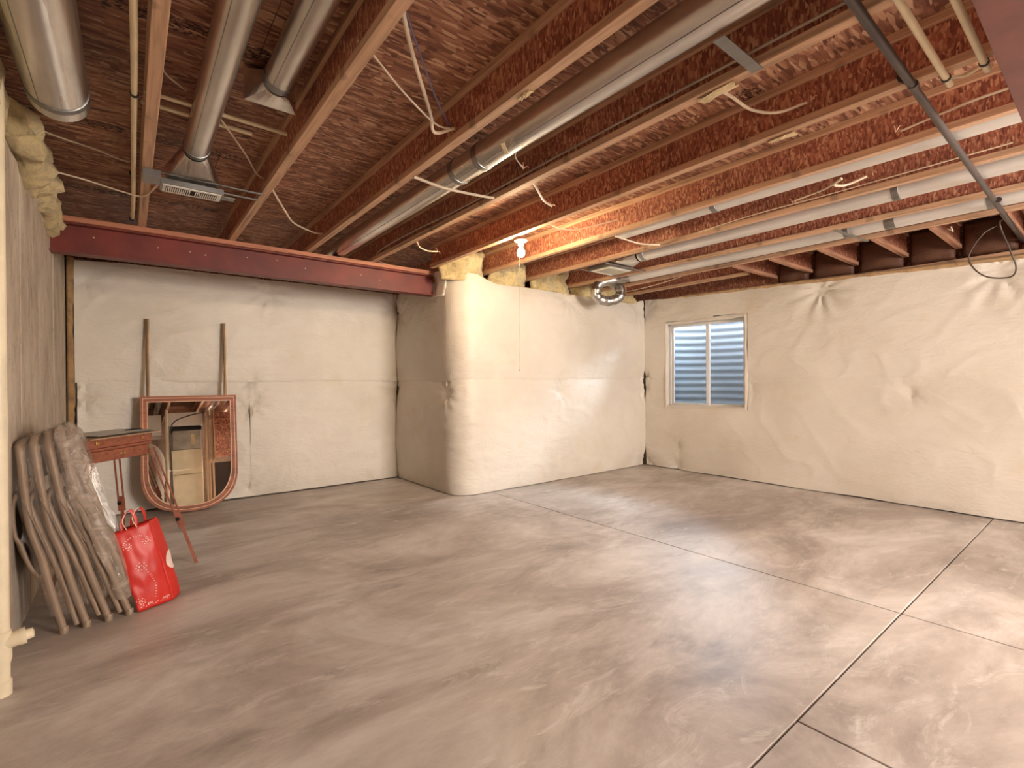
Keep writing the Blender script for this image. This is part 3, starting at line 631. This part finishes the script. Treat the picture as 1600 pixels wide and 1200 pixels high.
# ------------------------------------------------------------------ bulb fixtures
def bulbfix(x, y, z, lab, string=True):
    o = thing('bulb_fixture', lab, 'lamp', (x, y, z), 'bare bulb holders')
    MB().lathe((x, y, z), (0, 0, -1), [(0, .030), (.004, .054), (.012, .056), (.016, .050), (.02, .028), (.05, .025), (.052, .02)], 28).build('lamp_holder', 'porc', o, smooth=True)
    MB().lathe((x, y, z-.05), (0, 0, -1), [(0, .013), (.018, .014), (.035, .022), (.055, .031), (.072, .033), (.088, .028), (.098, .016), (.102, .003)], 24).build('light_bulb', 'bulb', o, smooth=True)
    if string:
        MB().tube([(x-.035, y-.02, z-.03), (x-.036, y-.02, 2.0), (x-.037, y-.02, 1.36)], .0026, 6).build('pull_string', 'cord', o)
        MB().lathe((x-.037, y-.02, 1.36), (0, 0, -1), [(0, .002), (.006, .004), (.014, .003)], 8).build('string_tip', 'dcable', o)
    return o
bulbfix(2.685, 3.27, 2.485, 'lit bare bulb in a white holder with a long pull string')

# ------------------------------------------------------------------ window and well
wn = tag(MB().box((XR+.08, wy0, wz0), (XR+.125, wy0+.07, wz1)).box((XR+.08, wy1-.035, wz0), (XR+.125, wy1, wz1)).box((XR+.08, wy0, wz0), (XR+.125, wy1, wz0+.04)).box((XR+.08, wy0, wz1-.045), (XR+.125, wy1, wz1)).build('window_1', 'wframe', bevel=.003),
         'white vinyl sliding basement window', kind='structure')
MB().box((XR+.10, wy0-.17, wz0-.05), (XR+.112, wy0+.01, wz1+.05)).box((XR+.10, wy1-.01, wz0-.05), (XR+.112, wy1+.17, wz1+.05)).box((XR+.10, wy0, wz0-.05), (XR+.112, wy1, wz0+.01)).box((XR+.10, wy0, wz1-.01), (XR+.112, wy1, wz1+.05)).build('light_block_fin', 'wframe', wn)  # hidden flange added to stop daylight leaking around the frame
def sash(y0, y1, x, nm):
    z0, z1, w_ = wz0+.04, wz1-.045, .042
    sm = MB().box((x, y0, z0), (x+.02, y0+w_, z1)).box((x, y1-w_, z0), (x+.02, y1, z1)).box((x, y0+w_, z0), (x+.02, y1-w_, z0+w_*.8)).box((x, y0+w_, z1-w_*.8), (x+.02, y1-w_, z1)).build('sash', 'wframe', wn, bevel=.003)
    MB().box((x+.010, y0+w_-.004, z0+w_*.8-.004), (x+.014, y1-w_+.004, z1-w_*.8+.004)).build('pane', 'glass', sm)
    return sm
ym = 3.53
s1_ = sash(ym-.02, wy1-.04, XR+.083, 'l'); sash(wy0+.065, ym+.02, XR+.104, 'r')
MB().box((XR+.07, ym-.012, 1.42), (XR+.087, ym+.004, 1.50)).build('latch', 'wframe', s1_)
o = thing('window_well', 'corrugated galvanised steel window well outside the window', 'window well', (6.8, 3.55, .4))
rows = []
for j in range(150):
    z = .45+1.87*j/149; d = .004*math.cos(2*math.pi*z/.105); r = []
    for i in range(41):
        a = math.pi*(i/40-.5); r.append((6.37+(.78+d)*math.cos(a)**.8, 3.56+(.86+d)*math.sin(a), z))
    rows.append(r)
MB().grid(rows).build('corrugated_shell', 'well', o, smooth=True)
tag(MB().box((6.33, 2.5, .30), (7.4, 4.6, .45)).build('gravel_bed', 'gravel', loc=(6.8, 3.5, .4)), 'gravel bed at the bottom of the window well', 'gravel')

# ------------------------------------------------------------------ left drain pipe
o = thing('drain_pipe', 'white PVC drain pipe with cleanout fitting at the left edge', 'pipe', (-.425, 2.81, 0))
px, py = -.412, 2.82
MB().tube([(px, py, .30), (px, py, 2.5)], .0265, 20).build('riser', 'wpvc', o, smooth=True)
MB().lathe((px, py, 0), (0, 0, 1), [(0, .033), (.018, .033), (.02, .033), (.055, .033), (.06, .0275), (.10, .0275), (.12, .0275), (.145, .033), (.15, .033), (.19, .033), (.20, .033), (.255, .033), (.26, .0275), (.30, .0275), (.305, .0275)], 24).build('fitting', 'wpvc', o, smooth=True)
MB().lathe((px, py, .21), (.93, .1, .12), [(0, .03), (.05, .031), (.055, .034), (.072, .034), (.074, .022), (.095, .020), (.098, .01)], 20).build('cleanout_plug', 'wpvc', o, smooth=True)

# ------------------------------------------------------------------ folding chairs
cw = ['leftmost, closest to the concrete wall', 'second from the concrete wall', 'third from the concrete wall', 'rightmost, under hazy film']
def chair(k):
    y0, y1 = 3.33+.015*k, 3.76+.015*k
    xf = -.262+.087*k; xt = -.418+.047*k; zt = .965+.018*k
    o = thing('folding_chair', 'taupe metal folding chair in clear plastic, '+cw[k], 'chair', (xf, (y0+y1)/2, 0), 'folding chairs leaning on the concrete wall')
    def prof(z, off=0):   # slightly S-bent side line
        t = z/zt; return xf+(xt-xf)*t-.03*math.sin(math.pi*min(1, t))*(1 if t > .5 else .6)+off
    R_ = .0165
    # main U frame: near tube up, over the top, far tube down
    for yy, dy in ((y0, 1), (y1, -1)):
        pts = [(prof(z), yy, z) for z in (.012, .12, .25, .4, .52, .6, .7, .8, .9)]+[(prof(.95, -.003), yy+dy*.012, .95), (prof(zt), yy+dy*.05, zt)]
        MB().tube(crom(pts, 4), R_, 12).build('frame_tube', 'tan', o, smooth=True)
        MB().lathe((prof(.012), yy, 0), (0, 0, 1), [(0, .019), (.03, .019), (.034, R_)], 12).build('foot_cap', 'tan', o, smooth=True)
    MB().tube([(prof(zt), y0+.045, zt), (prof(zt), y1-.045, zt)], R_, 12).build('top_rail', 'tan', o, smooth=True)
    # backrest panel, curved
    rows = []
    for j in range(6):
        z = .76+.20*j/5; rows.append([(prof(z)+.012-.03*math.sin(math.pi*i/10), y0+.01+(y1-y0-.02)*i/10, z) for i in range(11)])
    MB().grid(rows).build('backrest', 'tanseat', o, smooth=True, solid=.012)
    # folded seat pan behind the frame, rounded
    rows = []
    for j in range(13):
        t = j/12; z = .30+.42*t; bul = math.sin(math.pi*t)**.6 if 0 < t < 1 else 0
        rows.append([(prof(z)-.012-.075*bul*math.sin(math.pi*(.12+.76*i/10))-.02, y0+.015+(y1-y0-.03)*i/10+(0), z) for i in range(11)])
    MB().grid(rows).build('seat', 'tanseat', o, smooth=True, solid=.016)
    # rear legs folded parallel, ending near the floor
    for yy in (y0+.03, y1-.03):
        pts = [(prof(.66)+.006, yy, .66), (prof(.5)+.03, yy, .5), (prof(.3)+.042, yy, .3), (xf+.045, yy, .02+.018*(k % 2))]
        MB().tube(crom(pts, 4), .0145, 10).build('rear_leg', 'tan', o, smooth=True)
    MB().tube([(prof(.2)+.045, y0+.03, .2), (prof(.2)+.045, y1-.03, .2)], .009, 8).build('stretcher', 'tan', o, smooth=True)
    for yy in (y0-.012, y1+.012): MB().bar((prof(.70)-.01, yy, .70), (prof(.44)+.03, yy, .44), .003, .016, (0, 1, 0)).build('side_brace', 'tan', o)
    # loose plastic cover
    rows = []; n = 44; zb, ztop = .10+.02*(k % 3), zt+.03
    puff = .035 if k == 3 else .008
    for j in range(38):
        t = j/37; z = zb+(ztop-zb)*t; cx = prof(min(z, zt)); r = []
        cl = 1-max(0, (t-.93)/.07)**2*.75
        for i in range(n):
            a = 2*math.pi*i/n; c, s = math.cos(a), math.sin(a); ex = (abs(c)**.5)*(1 if c > 0 else -1); ey = (abs(s)**.35)*(1 if s > 0 else -1)
            hx = .045; ox = ex*hx*cl
            if c > 0: ox = ex*(hx+puff*math.sin(math.pi*min(1, t*1.02))**.7*(1.0 if k == 3 else .5))*cl
            nn = NZ(z*5+i*.1, math.sin(a)*2+k*4, math.cos(a)*2)*.014+NZ(z*13+a*3, a*2, k)*.004
            r.append((cx+.006+ox+nn*.8, (y0+y1)/2+ey*((y1-y0)/2+.022)*(.55+.45*cl)+nn, z+.012*NZ(a*2, k, 7)))
        rows.append(r)
    MB().grid(rows, close=True).build('plastic_wrap', 'filmh' if k == 3 else 'film', o, smooth=True)
for k in range(4): chair(k)

# ------------------------------------------------------------------ sketch box easel
o = thing('easel', 'folding wooden sketch-box easel with drawer, standing on tripod legs', 'easel', (-.03, 4.25, 0))
A = Vector((-.20, 3.98, .765)); Bp = Vector((.125, 4.36, .765)); dx = (Bp-A).normalized(); dy = Vector((-dx.y, dx.x, 0)); L = (Bp-A).length
def eb(x0, x1, y0, y1, z0, z1, name, mat, par=None, bev=.003):
    c = A+dx*(x0+x1)/2+dy*(y0+y1)/2; c = Vector((c.x, c.y, (z0+z1)/2))
    return MB().obox(c, dx*(x1-x0)/2, dy*(y1-y0)/2, Vector((0, 0, (z1-z0)/2))).build(name, mat, par or o, bevel=bev)
D_ = .30
eb(0, L, .012, D_, .76, .845, 'lower_box', 'beech')
eb(-.01, L+.01, 0, D_+.01, .848, .905, 'upper_box', 'beech')
eb(0, L, -.004, .012, .832, .846, 'rail', 'beech')
dr = eb(.015, L-.03, -.006, .014, .758, .826, 'drawer', 'beech')
eb(L/2-.028, L/2-.004, -.014, -.006, .79, .802, 'latch', 'brass', dr); eb(L/2+.002, L/2+.022, -.014, -.006, .79, .802, 'latch', 'brass', dr)
eb(.05, .075, -.008, 0, .872, .892, 'clasp', 'brass'); eb(L-.09, L-.065, -.008, 0, .868, .888, 'clasp', 'brass')
eb(L, L+.014, .03, .10, .74, .84, 'leg_bracket', 'brass')
eb(-.03, L+.03, -.05, D_*.8, .908, .916, 'palette', 'palette')
eb(.06, L+.02, -.01, D_*.9, .922, .930, 'canvas_board', 'grey')
eb(L-.10, L+.03, D_*.3, D_*.36, .930, .938, 'canvas_clip', 'black')
def leg(a, b, w_=.022, h_=.014, split=None, knob=None):
    a, b = Vector(a), Vector(b); d = (b-a)
    if split:
        m_ = a+d*split; sd = d.normalized().cross(Vector((0, -1, .2))).normalized()
        lg = MB().bar(a+sd*.014, m_+sd*.014, .011, h_, (0, -1, .2)).bar(a-sd*.014, m_-sd*.014, .011, h_, (0, -1, .2)).bar(m_-d*.03, m_+d*.08, .042, h_+.004, (0, -1, .2)).build('leg', 'beechz', o, bevel=.002)
        MB().bar(a+d*(split-.06), b, .020, .011, (0, -1, .2)).build('leg_extension', 'beechz', lg)
        MB().lathe(m_+Vector((-.005, -.012, 0)), (-.4, -1, 0), [(0, .004), (.006, .004), (.008, .013), (.016, .013), (.018, .008)], 12).build('knob', 'black', lg, smooth=True)
        MB().lathe(b+Vector((0, 0, 0)), -d.normalized(), [(0, .004), (.02, .009), (.03, .011)], 8).build('foot_tip', 'beechz', lg, smooth=True)
leg((.125, 4.33, .80), (.365, 4.035, .005), split=.62)
leg((-.065, 4.22, .765), (-.02, 4.60, .005), split=.45)
leg((-.19, 4.05, .765), (-.375, 3.975, .005), split=.5)

# ------------------------------------------------------------------ dresser mirror leaning on back wall, upside down
o = thing('dresser_mirror', 'wood-framed mirror with rounded bottom leaning against the white back wall', 'mirror', (.485, 5.84, 0))
X0, X1, ZT = .085, .888, 1.135; RB = .36; th = math.radians(6.4)
def mpt(x, h, d=0):   # leaning plane: h along the plane, d outward to the room
    return Vector((x, 5.72+math.sin(th)*h-d*math.cos(th), .006+math.cos(th)*h+0*d+d*math.sin(th)))
def outl(ins, n=14):
    x0, x1, top, bot = X0+ins, X1-ins, ZT-ins, ins; r = RB-ins*.6; p = [(x0, top), (x1, top)]
    rx = (x1-x0)/2; rz = .40
    for k in range(n*2+1):
        a = math.pi*k/(n*2); cc, ss = math.cos(a), math.sin(a)
        ex = 2/2.5; p.append(((x0+x1)/2+rx*(abs(cc)**ex)*(1 if cc >= 0 else -1), bot+rz-rz*(abs(ss)**ex)))
    return p
def ringm(ins0, ins1, d0, d1, name, mat):
    a, b = outl(ins0), outl(ins1); n = len(a)
    rows = [[mpt(x, z, d0) for x, z in a], [mpt(x, z, d1) for x, z in a], [mpt(x, z, d1) for x, z in b], [mpt(x, z, d0) for x, z in b], [mpt(x, z, d0) for x, z in a]]
    return MB().grid(rows, close=True).build(name, mat, o, bevel=0)
ringm(0, .058, 0, .022, 'frame', 'mirrorwood'); ringm(.018, .023, .0215, .0245, 'inlay_strip', 'inlay'); ringm(.052, .058, .0215, .026, 'inner_bead', 'inlay')
gl = outl(.05); MB().prism([mpt(x, z, .008) for x, z in gl], (mpt(0, 0, .011)-mpt(0, 0, .008))).build('mirror_glass', 'mirror', o)
bk = outl(.006); MB().prism([mpt(x, z, -.006) for x, z in bk], (mpt(0, 0, -.001)-mpt(0, 0, -.006))).build('backing', 'beech', o)
for x in (.150, .800):
    ps = MB().bar(mpt(x, .62, -.018), mpt(x, 1.90, -.018), .034, .018, (0, -1, 0)).build('support_post', 'pole', o, bevel=.002)
    MB().bar(mpt(x+.012, 1.1, -.006), mpt(x+.012, 1.895, -.006), .008, .006, (0, -1, 0)).build('post_edge', 'polelit', ps)  # lit edge of the post painted as a paler strip
    MB().bar(mpt(x-.008, 1.1, -.007), mpt(x-.008, 1.895, -.007), .004, .004, (0, -1, 0)).build('post_groove', 'dark', ps)

# ------------------------------------------------------------------ red shopping bag
o = thing('shopping_bag', 'red plastic shopping bag with dotted white swirls slumped beside the folding chairs', 'bag', (.1, 3.45, 0))
TL, TR_, BL_, BR_ = Vector((-.075, 3.42, .44)), Vector((.085, 3.44, .475)), Vector((.035, 3.36, .004)), Vector((.180, 3.43, .006))
dep = Vector((.055, .13, 0)); depb = Vector((.045, .13, 0))
def bf(u, v, bulge=.018):   # front face, u across, v up
    a = BL_.lerp(BR_, u); b = TL.lerp(TR_, u); p = a.lerp(b, v)
    p += Vector((.012*math.sin(math.pi*v)*(u-.1), -bulge*math.sin(math.pi*u)**.7*math.sin(math.pi*min(1, v*.9+.05))-.006*NZ(u*4, v*6), .0))
    p += Vector((.004*NZ(u*9, v*9, 2), .008*max(0, .25-v)*NZ(u*7, v*14), 0)); p.x += .03*max(0, .4-v)*u; return p
rows = [[bf(i/20, j/30) for i in range(21)] for j in range(31)]
MB().grid(rows).build('front_panel', 'bag', o, smooth=True, solid=.0015)
def gus(t, v):
    p = bf(1, v); q = p+(depb.lerp(dep*.75, v)); m_ = (p+q)/2+Vector((.020-.035*v+.03*math.sin(math.pi*min(1, v*1.6))*(1-v), -.01, -.002))
    return (p*(1-t)*(1-t)+m_*2*t*(1-t)+q*t*t) if True else p
rows = [[gus(i/10, j/30) for i in range(11)] for j in range(31)]
MB().grid(rows).build('side_gusset', 'bag', o, smooth=True, solid=.0015)
rows = [[(bf(0, j/30)+(depb.lerp(dep*.75, j/30))*i/6-Vector((.0, 0, 0))) for i in range(7)] for j in range(31)]
MB().grid(rows).build('side_gusset', 'bag', o, smooth=True, solid=.0015)
rows = [[(bf(i/10, j/30, 0)+depb.lerp(dep*.75, j/30)) for i in range(11)] for j in range(31)]
MB().grid(rows).build('back_panel', 'bag', o, smooth=True, solid=.0015)
MB().add([BL_+Vector((0, 0, .002)), BR_+Vector((0, 0, .002)), BR_+depb, BL_+depb], [(0, 1, 2, 3)]).build('bottom', 'bag', o, solid=.002)
def dots(lst, name):   # lst of (u, v)
    mb = MB()
    for (u, v) in lst[::2]:
        if not (0.02 < u < .98 and .02 < v < .98): continue
        p = bf(u, v); du = (bf(min(u+.02, 1), v)-p).normalized(); dv = (bf(u, min(v+.02, 1))-p).normalized(); nn = du.cross(dv).normalized()
        if nn.y > 0: nn = -nn
        c = p+nn*.0016; r = .0027; mb.add([c+du*r*math.cos(a)+dv*r*math.sin(a) for a in [math.pi*k/3 for k in range(6)]], [(0, 1, 2, 3, 4, 5)])
    return mb.build(name, 'print', o)
def spiral(cu, cv, r0_, r1_, a0, turns, n, asp=.37):
    return [(cu+(r0_+(r1_-r0_)*k/(n-1))*math.cos(a0+turns*2*math.pi*k/(n-1)), cv+asp*(r0_+(r1_-r0_)*k/(n-1))*math.sin(a0+turns*2*math.pi*k/(n-1))) for k in range(n)]
arc = [(.50+.34*math.cos(a), .80+.09*math.sin(a)+.0) for a in [math.pi*k/27 for k in range(28)]]
dots(arc+spiral(.27, .80, .03, .12, 0, -1.5, 22)+spiral(.76, .80, .03, .12, math.pi, 1.5, 22), 'swirl_print')
arc2 = [(.50+.16*math.sin(t*2.6), .50-.38*t) for t in [k/24 for k in range(25)]]
dots(spiral(.42, .52, .02, .16, 3.3, -1.6, 26)+arc2, 'swirl_print')
dots(spiral(.16, .11, .02, .14, 0, 1.5, 24), 'swirl_print')
dots([(.1+.035*k, .05+.012*math.sin(k)) for k in range(24)], 'swirl_print')
mb = MB(); c = gus(.42, .43)
nrm = (gus(.6, .43)-gus(.3, .43)).cross(gus(.42, .55)-gus(.42, .43)).normalized()
pts_ = []
fan = [gus(.62, .45)]
rows = []
for i in range(6):
    rows.append([gus(.20+.8*(1-(1-abs(2*j/12-1)**2)**.5*i/5) if i else .995, .33+.24*j/12)+Vector((.003, -.002, 0)) for j in range(13)])
mb.grid(rows).build('white_circle_print', 'print', o, smooth=True)
def txt(s_, u, v, size, par):
    cu = bpy.data.curves.new('lettering', 'FONT'); cu.body = s_; cu.size = size; cu.extrude = .0003; cu.resolution_u = 3
    to = bpy.data.objects.new('tmp', cu); COL.objects.link(to); bpy.context.view_layer.update()
    me = bpy.data.meshes.new_from_object(to.evaluated_get(bpy.context.evaluated_depsgraph_get())); bpy.data.objects.remove(to)
    p = bf(u, v); du = (bf(u+.1, v)-p).normalized(); dv = (bf(u, v+.05)-p).normalized(); nn = du.cross(dv).normalized()
    if nn.y > 0: nn = -nn
    for vv in me.vertices:
        q = p+du*vv.co.x+dv*vv.co.y+nn*(.004+vv.co.z); vv.co = q-org(par)
    me.materials.clear(); me.materials.append(M['print']); ob = bpy.data.objects.new('lettering', me); COL.objects.link(ob); ob.parent = par
txt('olun', .28, .055, .022, o); txt('.com', .70, .06, .022, o)
# handles
for off, mat, sgn in ((Vector((0, 0, 0)), 'bagin', 0), (dep*.7, 'bag', 1)):
    a, b = bf(.22, .985)+off, bf(.62, .985)+off; top = (a+b)/2+Vector((-.0+.01*sgn, 0, .105-.015*sgn))
    path = crom([a, a.lerp(top, .55)+Vector((-.018, 0, 0)), top, b.lerp(top, .55)+Vector((.010, 0, 0)), b], 6); rows = []
    for p in path: rows.append([p+Vector((0, -.002, 0)), p+Vector((.006, .010, .004)), p+Vector((.012, .022, .003))])
    MB().grid(rows).build('handle', mat, o, smooth=True, solid=.002)
for u in (.38, .66):
    a = bf(u, .985)+Vector((0, -.003, 0)); MB().tube(crom([a, a+Vector((-.02, 0, .05)), a+Vector((-.005+.0*u, .01, .095)), a+Vector((.01, .03, .10))]), .0022, 6).build('drawcord', 'cord', o, smooth=True)

# ------------------------------------------------------------------ utility corner behind the camera (seen in the mirror)
o = thing('furnace', 'cream sheet-metal furnace cabinet reflected in the mirror', 'furnace', (1.0, -2.9, 0))
MB().box((.80, -3.3, 0), (1.42, -2.6, .95)).build('lower_cabinet', 'cream', o, bevel=.008)
MB().box((.80, -3.3, .96), (1.42, -2.61, 1.55)).build('upper_cabinet', 'cream', o, bevel=.008)
MB().box((.83, -3.25, 1.56), (1.40, -2.62, 2.02)).build('coil_case', 'grey', o, bevel=.004)
MB().box((.80, -3.3, 2.03), (1.42, -2.6, 2.12)).build('gap_band', 'dark', o)
MB().box((.75, -3.3, 2.13), (1.45, -2.6, 2.46)).build('plenum', 'white', o, bevel=.004)
MB().box((1.20, -2.612, 1.66), (1.27, -2.60, 1.92)).build('sticker', 'label', o)
o = thing('vent_pipe', 'white PVC vent pipe beside the furnace', 'pipe', (.70, -2.3, 0))
MB().tube([(.70, -2.35, .02), (.70, -2.35, 2.48)], .035, 16).build('riser', 'wpvc', o, smooth=True)
MB().tube(crom([(.70, -2.35, 1.1), (.78, -2.38, 1.05), (1.1, -2.5, 1.06), (1.35, -2.55, 1.1)]), .02, 10).build('branch', 'wpvc', o, smooth=True)
o = thing('vent_pipe', 'grey flexible conduit looping over the furnace', 'pipe', (.80, -2.3, .3))
MB().tube(crom([(.80, -2.3, .25), (.78, -2.3, 1.2), (.76, -2.3, 1.9), (.86, -2.32, 2.2), (1.2, -2.4, 2.36), (1.5, -2.4, 2.42)]), .014, 10).build('conduit', 'iron', o, smooth=True)
o = thing('air_duct', 'pale insulated flexible air duct left of the furnace', 'duct', (.4, -2.6, 1.3))
MB().tube(crom([(.2, -2.9, 2.0), (.30, -2.8, 1.75), (.5, -2.6, 1.55), (.58, -2.5, 1.2), (.55, -2.6, .5), (.55, -2.6, .02)]), .10, 18, rf=lambda t: .09+.006*math.sin(t*120)).build('flexible_duct', 'vinyl', o, smooth=True)
MB().box((.05, -3.4, 1.95), (.62, -2.8, 2.45)).build('return_box', 'white', o, bevel=.004)
for k, x in enumerate((1.47, 1.53, 1.60)):
    tag(MB().box((x, -2.48+.01*k, 0), (x+.038, -2.39+.01*k, 2.46)).build('wall_stud', 'pinez', bevel=.003, loc=(x, -2.45, 0)), ['leftmost pale stud of the three beside the furnace', 'middle pale stud of the three beside the furnace', 'stud next to the stair underside'][k], 'stud', 'studs beside the furnace')
o = thing('staircase', 'underside of the basement stairs with OSB risers, seen in the mirror', 'stairs', (2.1, -2.6, 0))
for k in range(7):
    z = 1.28+.165*k; MB().box((1.66, -2.40-.03*k, z), (2.55, -2.385-.03*k, z+.155)).build('riser', 'web', o); MB().box((1.66, -2.60-.03*k, z+.156), (2.55, -2.375-.03*k, z+.164)).build('tread', 'pinex', o)
MB().box((1.64, -2.75, 1.24), (1.66, -2.30, 2.48)).build('stringer', 'pinez', o)
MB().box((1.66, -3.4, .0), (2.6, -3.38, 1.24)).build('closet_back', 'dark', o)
o = thing('storage_box', 'red cardboard box tipped in the space under the stairs', 'box', (2.0, -2.8, 0))
MB().obox((2.02, -2.75, .32), (.12, 0, .08), (0, .1, 0), (-.06, 0, .10)).build('carton', 'bag', o); MB().obox((2.02, -2.75, .12), (.2, 0, 0), (0, .16, 0), (0, 0, .12)).build('base_carton', 'kraft', o)
